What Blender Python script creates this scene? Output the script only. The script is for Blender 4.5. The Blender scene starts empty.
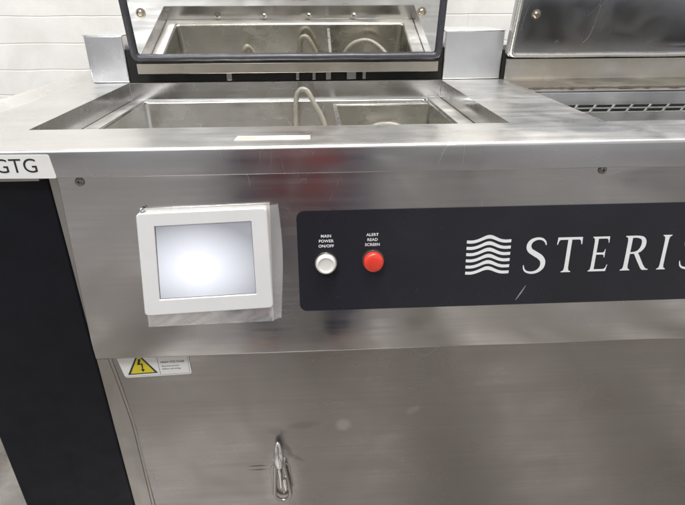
import bpy, bmesh, math, random
from mathutils import Vector, Matrix
from mathutils.geometry import tessellate_polygon
R = math.radians
sc = bpy.context.scene
col = sc.collection
random.seed(7)

# ---------------------------------------------------------------- camera
cd = bpy.data.cameras.new('camera')
cam = bpy.data.objects.new('camera', cd)
col.objects.link(cam)
# columns are the camera's right, up and back axes in world space (pitched about 26 degrees down)
M = Matrix(((0.9985, 0.0268, -0.0477, 0.0),
            (-0.0547, 0.4411, -0.8958, -0.5782),
            (-0.0030, 0.8971, 0.4419, 0.1462),
            (0, 0, 0, 1)))
cam.matrix_world = M
cd.sensor_width = 36
cd.lens = 27.12
cd.clip_start = 0.02
cd.clip_end = 200
cd.dof.use_dof = True
cd.dof.focus_distance = 0.66
cd.dof.aperture_fstop = 40.0
sc.camera = cam

# ---------------------------------------------------------------- world, lamps, exposure
w = bpy.data.worlds.new('World')
sc.world = w
w.use_nodes = True
wt = w.node_tree
wc = wt.nodes.new('ShaderNodeTexCoord')
wm = wt.nodes.new('ShaderNodeMapping')
wm.inputs['Scale'].default_value = (3.2, 3.2, 0.9)
wn = wt.nodes.new('ShaderNodeTexNoise')
wn.inputs['Scale'].default_value = 2.2
wn.inputs['Detail'].default_value = 3
wr = wt.nodes.new('ShaderNodeValToRGB')
wr.color_ramp.elements[0].position = 0.36
wr.color_ramp.elements[0].color = (0.22, 0.20, 0.19, 1)
wr.color_ramp.elements[1].position = 0.62
wr.color_ramp.elements[1].color = (1.35, 1.38, 1.42, 1)
wt.links.new(wc.outputs['Generated'], wm.inputs['Vector'])
wt.links.new(wm.outputs['Vector'], wn.inputs['Vector'])
wt.links.new(wn.outputs['Fac'], wr.inputs['Fac'])
wt.links.new(wr.outputs['Color'], wt.nodes['Background'].inputs[0])
w.node_tree.nodes['Background'].inputs[1].default_value = 0.62
sc.view_settings.view_transform = 'Standard'
sc.view_settings.look = 'None'
sc.view_settings.exposure = 0.0
sc.view_settings.gamma = 1.0


def area(name, loc, target, size, sizey, power, color):
    d = bpy.data.lights.new(name, 'AREA')
    d.shape = 'RECTANGLE'
    d.size = size
    d.size_y = sizey
    d.energy = power
    d.color = color
    o = bpy.data.objects.new(name, d)
    col.objects.link(o)
    o.location = loc
    o.rotation_euler = (Vector(target) - Vector(loc)).to_track_quat('-Z', 'Y').to_euler()
    return o


area('ceiling_lamp', (0.5, 0.0, 3.0), (0.1, 0.4, 0.0), 2.6, 0.9, 208, (1.0, 0.97, 0.93))
area('aisle_lamp', (-1.5, -2.6, 3.2), (-0.2, -0.6, -0.5), 1.6, 0.8, 110, (0.95, 0.97, 1.0))

# ---------------------------------------------------------------- material helpers


def newmat(name):
    m = bpy.data.materials.new(name)
    m.use_nodes = True
    nt = m.node_tree
    return m, nt, nt.nodes['Principled BSDF']


def N(nt, t, **kw):
    n = nt.nodes.new(t)
    for k, v in kw.items():
        if k in n.inputs:
            n.inputs[k].default_value = v
        else:
            setattr(n, k, v)
    return n


def noise(nt, scale, stretch=(1, 1, 1), detail=4.0, rough=0.55, dist=0.0, loc=(0, 0, 0)):
    tc = N(nt, 'ShaderNodeTexCoord')
    mp = N(nt, 'ShaderNodeMapping')
    mp.inputs['Scale'].default_value = stretch
    mp.inputs['Location'].default_value = loc
    nt.links.new(tc.outputs['Object'], mp.inputs['Vector'])
    n = N(nt, 'ShaderNodeTexNoise')
    n.inputs['Scale'].default_value = scale
    n.inputs['Detail'].default_value = detail
    n.inputs['Roughness'].default_value = rough
    n.inputs['Distortion'].default_value = dist
    nt.links.new(mp.outputs['Vector'], n.inputs['Vector'])
    return n.outputs['Fac']


def ramp(nt, src, p0, c0, p1, c1):
    r = N(nt, 'ShaderNodeMapRange')
    r.inputs['From Min'].default_value = p0
    r.inputs['From Max'].default_value = p1
    r.inputs['To Min'].default_value = c0
    r.inputs['To Max'].default_value = c1
    nt.links.new(src, r.inputs['Value'])
    return r.outputs['Result']


def mixc(nt, fac, a, b, mode='MIX'):
    m = N(nt, 'ShaderNodeMix', data_type='RGBA', blend_type=mode)
    for i, v in ((6, a), (7, b)):
        if isinstance(v, (tuple, list)):
            m.inputs[i].default_value = (*v[:3], 1)
        else:
            nt.links.new(v, m.inputs[i])
    if isinstance(fac, (int, float)):
        m.inputs[0].default_value = fac
    else:
        nt.links.new(fac, m.inputs[0])
    return m.outputs[2]


def math_(nt, op, a, b=None, clamp=False):
    m = N(nt, 'ShaderNodeMath', operation=op, use_clamp=clamp)
    for i, v in ((0, a), (1, b)):
        if v is None:
            continue
        if isinstance(v, (int, float)):
            m.inputs[i].default_value = v
        else:
            nt.links.new(v, m.inputs[i])
    return m.outputs[0]


def blob(nt, c, rad, ang=0.0, wob=0.25, soft=0.35):
    """soft irregular patch (0..1) on the x-z plane, centre c, radii rad, turned by ang"""
    tc = N(nt, 'ShaderNodeTexCoord')
    sub = N(nt, 'ShaderNodeVectorMath', operation='SUBTRACT')
    nt.links.new(tc.outputs['Object'], sub.inputs[0])
    sub.inputs[1].default_value = c
    rot = N(nt, 'ShaderNodeVectorRotate', rotation_type='Y_AXIS')
    rot.inputs['Angle'].default_value = ang
    nt.links.new(sub.outputs[0], rot.inputs['Vector'])
    mul = N(nt, 'ShaderNodeVectorMath', operation='MULTIPLY')
    nt.links.new(rot.outputs[0], mul.inputs[0])
    mul.inputs[1].default_value = (1 / rad[0], 0, 1 / rad[1])
    ln = N(nt, 'ShaderNodeVectorMath', operation='LENGTH')
    nt.links.new(mul.outputs[0], ln.inputs[0])
    nz = noise(nt, 60, detail=3)
    a = math_(nt, 'ADD', ln.outputs['Value'], math_(nt, 'MULTIPLY', math_(nt, 'SUBTRACT', nz, 0.5), wob * 4))
    return ramp(nt, a, 1 - soft, 1.0, 1 + soft, 0.0)


def steel(name, base=(0.60, 0.59, 0.58), rough=(0.18, 0.36), grain=(2, 60, 60), bump=0.05,
          dirt=None, dirt_amt=0.3, blobs=(), scratch=0.25, smear_scale=7, aniso=0.0):
    m, nt, p = newmat(name)
    p.inputs['Metallic'].default_value = 1.0
    g = noise(nt, 3.2, (grain[0] * 0.5, grain[1], grain[2]), 1.5, 0.5)                 # brushed grain
    s = noise(nt, smear_scale, (1, 1, 1), 2, 0.45, 0.8)  # wiped smears
    s2 = noise(nt, smear_scale * 3, (1, 1, 1), 1, 0.5, 0.8, (3, 1, 2))
    r = math_(nt, 'ADD', ramp(nt, s, 0.3, rough[0], 0.7, rough[1]), ramp(nt, s2, 0.35, -0.03, 0.7, 0.05))
    g3 = noise(nt, 1.1, (grain[0] * 0.4, grain[1], grain[2]), 1, 0.5)
    r = math_(nt, 'ADD', r, ramp(nt, g, 0.3, -0.03, 0.7, 0.03))
    r = math_(nt, 'ADD', r, ramp(nt, g3, 0.3, -0.02, 0.7, 0.02))
    # thin random scratches
    w = N(nt, 'ShaderNodeTexVoronoi', feature='DISTANCE_TO_EDGE')
    tc = N(nt, 'ShaderNodeTexCoord')
    mp = N(nt, 'ShaderNodeMapping')
    mp.inputs['Scale'].default_value = (1, 1, 0.35)
    mp.inputs['Rotation'].default_value = (0.3, 0.6, 0.2)
    nt.links.new(tc.outputs['Object'], mp.inputs['Vector'])
    nz = N(nt, 'ShaderNodeTexNoise')
    nz.inputs['Scale'].default_value = 4
    nt.links.new(mp.outputs['Vector'], nz.inputs['Vector'])
    add = N(nt, 'ShaderNodeVectorMath', operation='ADD')
    nt.links.new(mp.outputs['Vector'], add.inputs[0])
    nt.links.new(nz.outputs['Color'], add.inputs[1])
    nt.links.new(add.outputs[0], w.inputs['Vector'])
    w.inputs['Scale'].default_value = 9
    sm = noise(nt, 16, (1, 1, 1), 3, 0.5, 0, (7, 7, 1))
    scr = math_(nt, 'MULTIPLY', ramp(nt, w.outputs['Distance'], 0.0, 1.0, 0.006, 0.0), ramp(nt, sm, 0.55, 0.0, 0.68, 1.0))
    scr = math_(nt, 'MULTIPLY', scr, scratch)
    r = math_(nt, 'ADD', r, scr)
    c = mixc(nt, ramp(nt, s2, 0.35, 0.0, 0.75, 0.5), base, tuple(b * 0.84 for b in base))
    c = mixc(nt, ramp(nt, g, 0.3, 0.0, 0.7, 0.30), c, tuple(b * 0.80 for b in base))
    if dirt:
        d = noise(nt, 9, (1, 1, 1), 2.5, 0.5, 0.3, (5, 5, 5))
        f = ramp(nt, d, 0.42, 0.0, 0.80, dirt_amt)
        c = mixc(nt, f, c, dirt)
        r = math_(nt, 'ADD', r, math_(nt, 'MULTIPLY', f, 0.18))
    for (bc, brad, bang, bcol, bstr, brough) in blobs:
        f = math_(nt, 'MULTIPLY', blob(nt, bc, brad, bang), bstr)
        c = mixc(nt, f, c, bcol)
        r = math_(nt, 'ADD', r, math_(nt, 'MULTIPLY', f, brough))
    nt.links.new(c, p.inputs['Base Color'])
    nt.links.new(math_(nt, 'MAXIMUM', r, 0.04), p.inputs['Roughness'])
    wav = noise(nt, 2.6, (1, 1, 1), 2, 0.4, 0, (1, 9, 4))
    h = math_(nt, 'MULTIPLY', wav, 0.008 * bump * 10)
    b = N(nt, 'ShaderNodeBump')
    b.inputs['Strength'].default_value = 1.0
    b.inputs['Distance'].default_value = 0.35
    nt.links.new(h, b.inputs['Height'])
    nt.links.new(b.outputs['Normal'], p.inputs['Normal'])
    p.inputs['Anisotropic'].default_value = aniso
    return m


def plain(name, c, rough=0.5, metal=0.0, var=0.12, scale=30, bump=0.0, coat=0.0):
    m, nt, p = newmat(name)
    n = noise(nt, scale, (1, 1, 1), 5, 0.6, 0.3)
    cc = mixc(nt, ramp(nt, n, 0.3, 0.0, 0.7, 1.0), c, tuple(max(0, v * (1 - var)) for v in c))
    nt.links.new(cc, p.inputs['Base Color'])
    nt.links.new(ramp(nt, n, 0.3, max(0.03, rough - 0.08), 0.7, rough + 0.08), p.inputs['Roughness'])
    p.inputs['Metallic'].default_value = metal
    if bump:
        b = N(nt, 'ShaderNodeBump')
        b.inputs['Distance'].default_value = bump
        nt.links.new(n, b.inputs['Height'])
        nt.links.new(b.outputs['Normal'], p.inputs['Normal'])
    if coat:
        p.inputs['Coat Weight'].default_value = coat
        p.inputs['Coat Roughness'].default_value = 0.1
    return m


STEEL_TOP = steel('steel_countertop', (0.74, 0.735, 0.72), (0.28, 0.37), (3, 50, 50), 0.025, (0.50, 0.46, 0.40), 0.15, smear_scale=6)
STEEL_LIP = steel('steel_lip', (0.62, 0.615, 0.62), (0.14, 0.26), (3, 50, 50), 0.03, (0.42, 0.38, 0.32), 0.15, smear_scale=5)
STEEL_PANEL = steel('steel_control_panel', (0.60, 0.585, 0.58), (0.10, 0.24), (3, 60, 60), 0.03, (0.40, 0.36, 0.32), 0.2, smear_scale=5)
STEEL_DOOR = steel('steel_door', (0.385, 0.365, 0.355), (0.24, 0.40), (3, 50, 50), 0.03, (0.30, 0.27, 0.24), 0.35, smear_scale=4, scratch=0.3,
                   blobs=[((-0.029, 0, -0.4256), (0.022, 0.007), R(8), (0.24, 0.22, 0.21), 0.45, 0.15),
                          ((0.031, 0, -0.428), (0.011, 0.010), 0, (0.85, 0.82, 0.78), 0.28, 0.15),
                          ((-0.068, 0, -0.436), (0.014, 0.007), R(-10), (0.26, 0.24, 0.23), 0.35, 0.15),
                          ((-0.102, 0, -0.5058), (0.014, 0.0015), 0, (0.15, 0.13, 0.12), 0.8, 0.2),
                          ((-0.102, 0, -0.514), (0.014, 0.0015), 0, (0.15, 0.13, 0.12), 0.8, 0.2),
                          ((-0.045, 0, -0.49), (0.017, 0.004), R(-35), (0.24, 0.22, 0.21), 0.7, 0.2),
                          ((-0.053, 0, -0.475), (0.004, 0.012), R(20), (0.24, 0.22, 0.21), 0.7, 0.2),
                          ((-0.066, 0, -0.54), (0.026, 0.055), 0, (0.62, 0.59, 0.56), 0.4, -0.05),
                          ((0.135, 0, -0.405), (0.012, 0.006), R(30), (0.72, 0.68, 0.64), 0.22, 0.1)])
STEEL_BASIN = steel('steel_basin', (0.74, 0.73, 0.69), (0.12, 0.28), (3, 3, 40), 0.03, (0.52, 0.47, 0.36), 0.4, smear_scale=7)
STEEL_MIRROR = steel('steel_polished_lid', (0.80, 0.79, 0.77), (0.035, 0.05), (2, 2, 2), 0.0005, (0.62, 0.58, 0.50), 0.25, smear_scale=8, scratch=0.15)
_m = STEEL_MIRROR.node_tree
_mp = _m.nodes['Principled BSDF']
_src = _mp.inputs['Roughness'].links[0].from_socket
_m.links.new(ramp(_m, _src, 0.03, 0.02, 0.16, 0.05), _mp.inputs['Roughness'])
STEEL_DARKLID = steel('steel_blotched_lid', (0.47, 0.49, 0.54), (0.08, 0.22), (2, 2, 2), 0.002, (0.36, 0.31, 0.24), 0.35, smear_scale=6, scratch=0.3)  # dark bluish steel with tan blotches mixed into the colour
STEEL_DIRTY = steel('steel_water_stained', (0.48, 0.45, 0.40), (0.28, 0.44), (3, 40, 40), 0.04, (0.33, 0.27, 0.18), 0.5, smear_scale=12)
STEEL_BOX = steel('steel_riser', (0.72, 0.72, 0.73), (0.22, 0.40), (40, 40, 3), 0.03, None, smear_scale=5)
CHROME = plain('chrome', (0.85, 0.85, 0.86), 0.10, 1.0, 0.1, 60)
BRIGHT_EDGE = plain('bright_steel_edge', (0.86, 0.85, 0.82), 0.30, 1.0, 0.1, 60)
SCREWM = plain('screw_steel', (0.33, 0.30, 0.27), 0.38, 1.0, 0.4, 300)
BLACK_PANEL = plain('black_powder_coat', (0.006, 0.007, 0.011), 0.5, 0.0, 0.4, 25)
BLACK_PANEL.node_tree.nodes['Principled BSDF'].inputs['Specular IOR Level'].default_value = 0.22
BLACK_PLATE = plain('charcoal_nameplate', (0.017, 0.018, 0.025), 0.30, 0.0, 0.45, 11)
DARK = plain('dark_gap', (0.006, 0.006, 0.006), 0.8)  # near-black colour stands for shade inside gaps and openings
RUBBER = plain('grey_rubber', (0.055, 0.056, 0.068), 0.38, 0.0, 0.4, 50, 0.0004)
WHITEPL = plain('white_plastic', (0.71, 0.705, 0.695), 0.38, 0.0, 0.05, 20)
LETTER = plain('white_print', (0.80, 0.80, 0.80), 0.5, 0, 0.08, 80)
PAPER = plain('white_label', (0.80, 0.79, 0.76), 0.45, 0, 0.06, 40)
INK = plain('black_ink', (0.02, 0.02, 0.022), 0.5)
GREYINK = plain('grey_ink', (0.16, 0.16, 0.19), 0.5)
YELLOW = plain('yellow_print', (0.72, 0.60, 0.03), 0.45, 0, 0.1, 60)
BTN_W = plain('cream_button', (0.74, 0.72, 0.68), 0.30, 0, 0.05, 60, coat=0.4)
BTN_R = plain('red_button', (0.72, 0.045, 0.025), 0.32, 0, 0.08, 60, coat=0.4)
RINGM = plain('dark_ring', (0.10, 0.10, 0.10), 0.3, 0.6)
RINGW = plain('ring_metal', (0.55, 0.53, 0.50), 0.25, 1.0)
HOSE = plain('cream_hose', (0.46, 0.43, 0.36), 0.3, 0, 0.3, 60)
HOSE.node_tree.nodes['Principled BSDF'].inputs['Transmission Weight'].default_value = 0.35
SCRATCHM = plain('scratch_grey', (0.30, 0.30, 0.30), 0.5)
STEELPOST = steel('steel_post', (0.44, 0.42, 0.40), (0.28, 0.45), (50, 50, 3), 0.04, (0.3, 0.27, 0.24), 0.4)
FOIL = steel('crinkled_bracket', (0.88, 0.86, 0.82), (0.10, 0.22), (12, 3, 12), 0.25, None, smear_scale=14, scratch=0.5)
FOIL.node_tree.nodes['Principled BSDF'].inputs['Metallic'].default_value = 0.6

# clear film
FILM, nt, p = newmat('clear_film')
p.inputs['Base Color'].default_value = (0.95, 0.95, 0.93, 1)
p.inputs['Roughness'].default_value = 0.12
p.inputs['Alpha'].default_value = 0.14

# screen: white backlight, brightest in an oval left of centre
SCREEN, nt, p = newmat('backlit_screen')
p.inputs['Base Color'].default_value = (0.16, 0.16, 0.18, 1)
p.inputs['Roughness'].default_value = 0.30
tc = N(nt, 'ShaderNodeTexCoord')
sub = N(nt, 'ShaderNodeVectorMath', operation='SUBTRACT')
sub.inputs[1].default_value = (-0.1450, 0, -0.147)
nt.links.new(tc.outputs['Object'], sub.inputs[0])
mul = N(nt, 'ShaderNodeVectorMath', operation='MULTIPLY')
mul.inputs[1].default_value = (1 / 0.070, 0, 1 / 0.050)
nt.links.new(sub.outputs[0], mul.inputs[0])
ln = N(nt, 'ShaderNodeVectorMath', operation='LENGTH')
nt.links.new(mul.outputs[0], ln.inputs[0])
e = ramp(nt, ln.outputs['Value'], 0.25, 1.02, 1.20, 0.27)
p.inputs['Emission Color'].default_value = (0.90, 0.93, 1.0, 1)
sm_ = N(nt, 'ShaderNodeMath', operation='MULTIPLY')
nt.links.new(e, sm_.inputs[0])
nt.links.new(ramp(nt, noise(nt, 14, (1, 1, 1), 3, 0.5, 0.5), 0.3, 0.95, 0.7, 1.06), sm_.inputs[1])
nt.links.new(sm_.outputs[0], p.inputs['Emission Strength'])

# painted brick
WALLM, nt, p = newmat('white_painted_brick')
tc = N(nt, 'ShaderNodeTexCoord')
mp = N(nt, 'ShaderNodeMapping')
mp.inputs['Rotation'].default_value = (R(90), 0, 0)
mp.inputs['Location'].default_value = (0.02, -0.030, 0)
nt.links.new(tc.outputs['Object'], mp.inputs['Vector'])
wob = N(nt, 'ShaderNodeTexNoise')
wob.inputs['Scale'].default_value = 9
nt.links.new(tc.outputs['Object'], wob.inputs['Vector'])
vs = N(nt, 'ShaderNodeVectorMath', operation='SCALE')
vs.inputs['Scale'].default_value = 0.006
nt.links.new(wob.outputs['Color'], vs.inputs[0])
va = N(nt, 'ShaderNodeVectorMath', operation='ADD')
nt.links.new(mp.outputs['Vector'], va.inputs[0])
nt.links.new(vs.outputs[0], va.inputs[1])
br = N(nt, 'ShaderNodeTexBrick')
br.inputs['Scale'].default_value = 1.0
br.inputs['Brick Width'].default_value = 0.9
br.inputs['Row Height'].default_value = 0.0665
br.inputs['Mortar Size'].default_value = 0.0022
br.inputs['Mortar Smooth'].default_value = 0.9
nt.links.new(va.outputs[0], br.inputs['Vector'])
n1 = noise(nt, 12, (1, 1, 1), 8, 0.6)
n2 = noise(nt, 3, (1, 1, 1), 6, 0.65, 0.5, (4, 4, 4))
cpaint = mixc(nt, ramp(nt, n2, 0.35, 0, 0.75, 1), (0.80, 0.79, 0.76), (0.58, 0.565, 0.53))
cpaint = mixc(nt, math_(nt, 'MULTIPLY', br.outputs['Fac'], ramp(nt, n1, 0.40, 0.0, 0.70, 0.30)), cpaint, (0.48, 0.45, 0.40))
nt.links.new(cpaint, p.inputs['Base Color'])
p.inputs['Roughness'].default_value = 0.6
b = N(nt, 'ShaderNodeBump')
b.inputs['Distance'].default_value = 0.004
h = math_(nt, 'SUBTRACT', math_(nt, 'MULTIPLY', n1, 0.8), math_(nt, 'MULTIPLY', br.outputs['Fac'], 0.5))
nt.links.new(h, b.inputs['Height'])
b.inputs['Strength'].default_value = 0.4
nt.links.new(b.outputs['Normal'], p.inputs['Normal'])

# concrete floor
FLOORM, nt, p = newmat('concrete_floor')
n1 = noise(nt, 5, (1, 1, 1), 8, 0.65, 0.4)
n2 = noise(nt, 60, (1, 1, 1), 6, 0.7)
cf = mixc(nt, ramp(nt, n1, 0.3, 0, 0.7, 1), (0.27, 0.245, 0.215), (0.13, 0.115, 0.10))
cf = mixc(nt, ramp(nt, n2, 0.45, 0, 0.7, 0.6), cf, (0.09, 0.08, 0.07))
reflection_streaks = noise(nt, 1.0, (2.6, 0.22, 1), 3, 0.5, 0.0, (0.35, 0.2, 0))  # pale and dark streaks added so the steel reflects vertical bands
cf = mixc(nt, ramp(nt, reflection_streaks, 0.42, 0.0, 0.58, 1.0), mixc(nt, 0.45, cf, (0.05, 0.045, 0.04)), mixc(nt, 0.42, cf, (0.56, 0.54, 0.53)))
nt.links.new(cf, p.inputs['Base Color'])
nt.links.new(ramp(nt, n1, 0.3, 0.16, 0.7, 0.45), p.inputs['Roughness'])

# ---------------------------------------------------------------- mesh helpers


class MB:
    def __init__(self):
        self.bm = bmesh.new()

    def face(self, pts):
        vs = [self.bm.verts.new(Vector(q)) for q in pts]
        try:
            self.bm.faces.new(vs)
        except ValueError:
            pass
        return self

    def box(self, x0, x1, y0, y1, z0, z1, f=None):
        f = f or (lambda a, b, c: Vector((a, b, c)))
        P = [f(x, y, z) for x in (x0, x1) for y in (y0, y1) for z in (z0, z1)]
        v = [self.bm.verts.new(q) for q in P]
        for idx in ((0, 1, 3, 2), (4, 6, 7, 5), (0, 4, 5, 1), (2, 3, 7, 6), (0, 2, 6, 4), (1, 5, 7, 3)):
            self.bm.faces.new([v[i] for i in idx])
        return self

    def sweep(self, path, prof, closed=False, f=None):
        """prof: (a, b) points swept along x-list path of callables -- rings of points"""
        rings = [[self.bm.verts.new(Vector(q)) for q in ring] for ring in path]
        n = len(rings[0])
        for i in range(len(rings) - 1):
            for j in range(n - (0 if closed else 1)):
                k = (j + 1) % n
                self.bm.faces.new((rings[i][j], rings[i][k], rings[i + 1][k], rings[i + 1][j]))
        if prof:
            self.bm.faces.new(rings[0][::-1])
            self.bm.faces.new(rings[-1])
        return self

    def tube(self, pts, r, seg=12, closed=False, caps=True):
        pts = [Vector(q) for q in pts]
        n = len(pts)
        rad = r if isinstance(r, (list, tuple)) else [r] * n
        t0 = (pts[1] - pts[0]).normalized()
        up = Vector((0, 0, 1)) if abs(t0.z) < 0.9 else Vector((0, 1, 0))
        a = t0.cross(up).normalized()
        rings = []
        for i in range(n):
            if closed:
                t = (pts[(i + 1) % n] - pts[i - 1]).normalized()
            else:
                t = (pts[min(i + 1, n - 1)] - pts[max(i - 1, 0)]).normalized()
            a = (a - t * a.dot(t)).normalized()
            b = t.cross(a)
            rings.append([self.bm.verts.new(pts[i] + (a * math.cos(2 * math.pi * k / seg) + b * math.sin(2 * math.pi * k / seg)) * rad[i]) for k in range(seg)])
        for i in range(n if closed else n - 1):
            A, B = rings[i], rings[(i + 1) % n]
            for k in range(seg):
                self.bm.faces.new((A[k], A[(k + 1) % seg], B[(k + 1) % seg], B[k]))
        if caps and not closed:
            self.bm.faces.new(rings[0][::-1])
            self.bm.faces.new(rings[-1])
        return self

    def lathe(self, prof, c, ax, seg=32):
        """prof = [(radius, height along ax)]"""
        c, ax = Vector(c), Vector(ax).normalized()
        a = ax.orthogonal().normalized()
        b = ax.cross(a)
        rings = []
        for r, h in prof:
            if r < 1e-6:
                rings.append([self.bm.verts.new(c + ax * h)])
            else:
                rings.append([self.bm.verts.new(c + ax * h + (a * math.cos(2 * math.pi * k / seg) + b * math.sin(2 * math.pi * k / seg)) * r) for k in range(seg)])
        for A, B in zip(rings, rings[1:]):
            for k in range(seg):
                k2 = (k + 1) % seg
                if len(A) == 1:
                    self.bm.faces.new((A[0], B[k2], B[k]))
                elif len(B) == 1:
                    self.bm.faces.new((A[k], A[k2], B[0]))
                else:
                    self.bm.faces.new((A[k], A[k2], B[k2], B[k]))
        return self

    def prism(self, outline, h0, h1, f):
        """outline (u,v) polygon extruded from h0 to h1; f maps u,v,h to a point"""
        A = [self.bm.verts.new(f(u, v, h0)) for u, v in outline]
        B = [self.bm.verts.new(f(u, v, h1)) for u, v in outline]
        n = len(A)
        self.bm.faces.new(A[::-1])
        self.bm.faces.new(B)
        for i in range(n):
            self.bm.faces.new((A[i], A[(i + 1) % n], B[(i + 1) % n], B[i]))
        return self

    def build(self, name, mat, parent=None, bevel=0.0, seg=2, smooth=True, angle=35, merge=True, label=None):
        if merge:
            bmesh.ops.remove_doubles(self.bm, verts=self.bm.verts, dist=1e-6)
        bmesh.ops.recalc_face_normals(self.bm, faces=self.bm.faces)
        me = bpy.data.meshes.new(name)
        self.bm.to_mesh(me)
        self.bm.free()
        me.materials.append(mat)
        o = bpy.data.objects.new(name, me)
        col.objects.link(o)
        if smooth:
            me.shade_smooth()
            me.set_sharp_from_angle(angle=R(angle))
        if bevel:
            md = o.modifiers.new('bevel', 'BEVEL')
            md.width = bevel
            md.segments = seg
            md.limit_method = 'ANGLE'
            md.angle_limit = R(35)
            md.harden_normals = False
        if parent is not None:
            setparent(o, parent)
        if label:
            o['label'] = label
        return o


def wloc(o):
    v = Vector((0, 0, 0))
    while o is not None:
        if o.type == 'EMPTY':
            v = v + o.location
        o = o.parent
    return v


def setparent(o, parent):
    o.parent = parent
    if parent.type == 'EMPTY':
        o.matrix_parent_inverse = Matrix.Translation(-parent.location)


def thing(name, label, cat, loc, group=None):
    o = bpy.data.objects.new(name, None)
    o.empty_display_size = 0.05
    col.objects.link(o)
    o.location = loc
    tag(o, label, cat, group)
    return o


def tag(o, label, cat, group=None):
    o['label'] = label
    o['category'] = cat
    if group:
        o['group'] = group


def rrect(u0, u1, v0, v1, r, n=6):
    pts = []
    for cx, cy, a0 in ((u1 - r, v1 - r, 0), (u0 + r, v1 - r, 90), (u0 + r, v0 + r, 180), (u1 - r, v0 + r, 270)):
        for k in range(n + 1):
            a = R(a0 + 90 * k / n)
            pts.append((cx + r * math.cos(a), cy + r * math.sin(a)))
    return pts


def text(s, size, f, off, name, mat, parent, align='CENTER', spacing=1.0, bold=0.0, thick=0.0002):
    """text laid on a surface: f(u, v_down, off) -> point; size = cap height"""
    cu = bpy.data.curves.new('t', 'FONT')
    cu.body = s
    cu.size = 1.0
    cu.align_x = align
    cu.space_character = spacing
    cu.offset = bold
    cu.extrude = 0.0
    cu.resolution_u = 4
    to = bpy.data.objects.new('t', cu)
    col.objects.link(to)
    bpy.context.view_layer.update()
    me = bpy.data.meshes.new_from_object(to.evaluated_get(bpy.context.evaluated_depsgraph_get()))
    bpy.data.objects.remove(to)
    bpy.data.curves.remove(cu)
    k = size / 0.73
    for v in me.vertices:
        v.co = f(v.co.x * k, -v.co.y * k, off)
    me.materials.clear()
    me.materials.append(mat)
    me.name = name
    o = bpy.data.objects.new(name, me)
    col.objects.link(o)
    setparent(o, parent)
    return o


# ================================================================ the setting
FZ = -0.92
mb = MB()
mb.box(-8, 8, -8, 8, FZ - 0.05, FZ)
fl = mb.build('floor', FLOORM)
fl['kind'] = 'structure'

mb = MB()
mb.box(-4, 4, 0.95, 1.15, FZ, 2.6)
wall = mb.build('brick_wall', WALLM)
tag(wall, 'white painted brick wall with cracked mortar lines behind the machine', 'wall')

# ================================================================ the washer
W = thing('ultrasonic_washer', 'stainless steel washer cabinet with two open lids, touch screen and black nameplate', 'washer', (0.26, 0.30, FZ))

XL, XR = -0.475, 1.02
YF, YB = -0.012, 0.64
OX0, OX1, OY0, OY1 = -0.3565, 0.2545, 0.087, 0.484
QX0, QX1, QY0, QY1 = 0.383, 0.93, 0.089, 0.335
TH = -0.035
LB = -0.031    # bottom of the front lip

# ---- countertop: a sheet with two openings, a rounded front lip and a raised left edge
mb = MB()
xs = [XL + 0.028, OX0, OX1, QX0, QX1, XR]
ys = [YF + 0.004, OY0, QY1, OY1, YB]
ys = sorted(set(ys + [QY0]))
for i in range(len(xs) - 1):
    for j in range(len(ys) - 1):
        x0, x1, y0, y1 = xs[i], xs[i + 1], ys[j], ys[j + 1]
        if x0 >= OX0 - 1e-6 and x1 <= OX1 + 1e-6 and y0 >= OY0 - 1e-6 and y1 <= OY1 + 1e-6:
            continue
        if x0 >= QX0 - 1e-6 and x1 <= QX1 + 1e-6 and y0 >= QY0 - 1e-6 and y1 <= QY1 + 1e-6:
            continue
        mb.face([(x0, y0, 0), (x1, y0, 0), (x1, y1, 0), (x0, y1, 0)])
prof = []
for k in range(7):
    a = R(90 * k / 6)
    prof.append((YF + 0.004 - 0.004 * math.sin(a), -0.004 + 0.004 * math.cos(a)))
prof += [(YF, LB - 0.0010), (YF + 0.030, LB - 0.0010)]
allx = [XL, XL + 0.006, XL + 0.022] + xs
for xa, xb in zip(allx, allx[1:]):
    for (ya, za), (yb, zb) in zip(prof, prof[1:]):
        mb.face([(xa, ya, za), (xa, yb, zb), (xb, yb, zb), (xb, ya, za)])
# raised marine edge at the left
edge = [(XL + 0.028, 0.0), (XL + 0.022, 0.002), (XL + 0.012, 0.010), (XL + 0.006, 0.012), (XL + 0.001, 0.010), (XL, 0.004), (XL, LB)]
for (xa, za), (xb, zb) in zip(edge, edge[1:]):
    mb.face([(xa, YF + 0.02 if za > 0.001 else YF + 0.004, za), (xb, YF + 0.02 if zb > 0.001 else YF + 0.004, zb), (xb, YB, zb), (xa, YB, za)])
mb.face([(XL + 0.028, YF + 0.004, 0), (XL + 0.022, YF + 0.02, 0.002), (XL + 0.012, YF + 0.02, 0.010), (XL + 0.006, YF + 0.02, 0.012), (XL + 0.001, YF + 0.02, 0.010), (XL, YF + 0.02, 0.004), (XL, YF + 0.004, 0)])
# walls of the openings
for (x0, x1, y0, y1, zb) in ((OX0, OX1, OY0, OY1, TH), (QX0, QX1, QY0, QY1, -0.12)):
    q = [(x0, y0), (x1, y0), (x1, y1), (x0, y1)]
    cuts = {0: xs, 2: xs}
    for i in range(4):
        (a, b_), (c, d_) = q[i], q[(i + 1) % 4]
        mb.face([(a, b_, 0), (c, d_, 0), (c, d_, zb), (a, b_, zb)])
# underside shell so the sheet has thickness
mb.box(XL + 0.001, XR, YB, YB + 0.002, LB, 0.0)
top = mb.build('countertop', STEEL_TOP, W, bevel=0.0009, seg=2)
top.data.materials.append(STEEL_LIP)  # darker copy of the sheet's steel puts shade into its upright faces
for p_ in top.data.polygons:
    if abs(p_.normal.z) < 0.3:
        p_.material_index = 1

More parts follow.
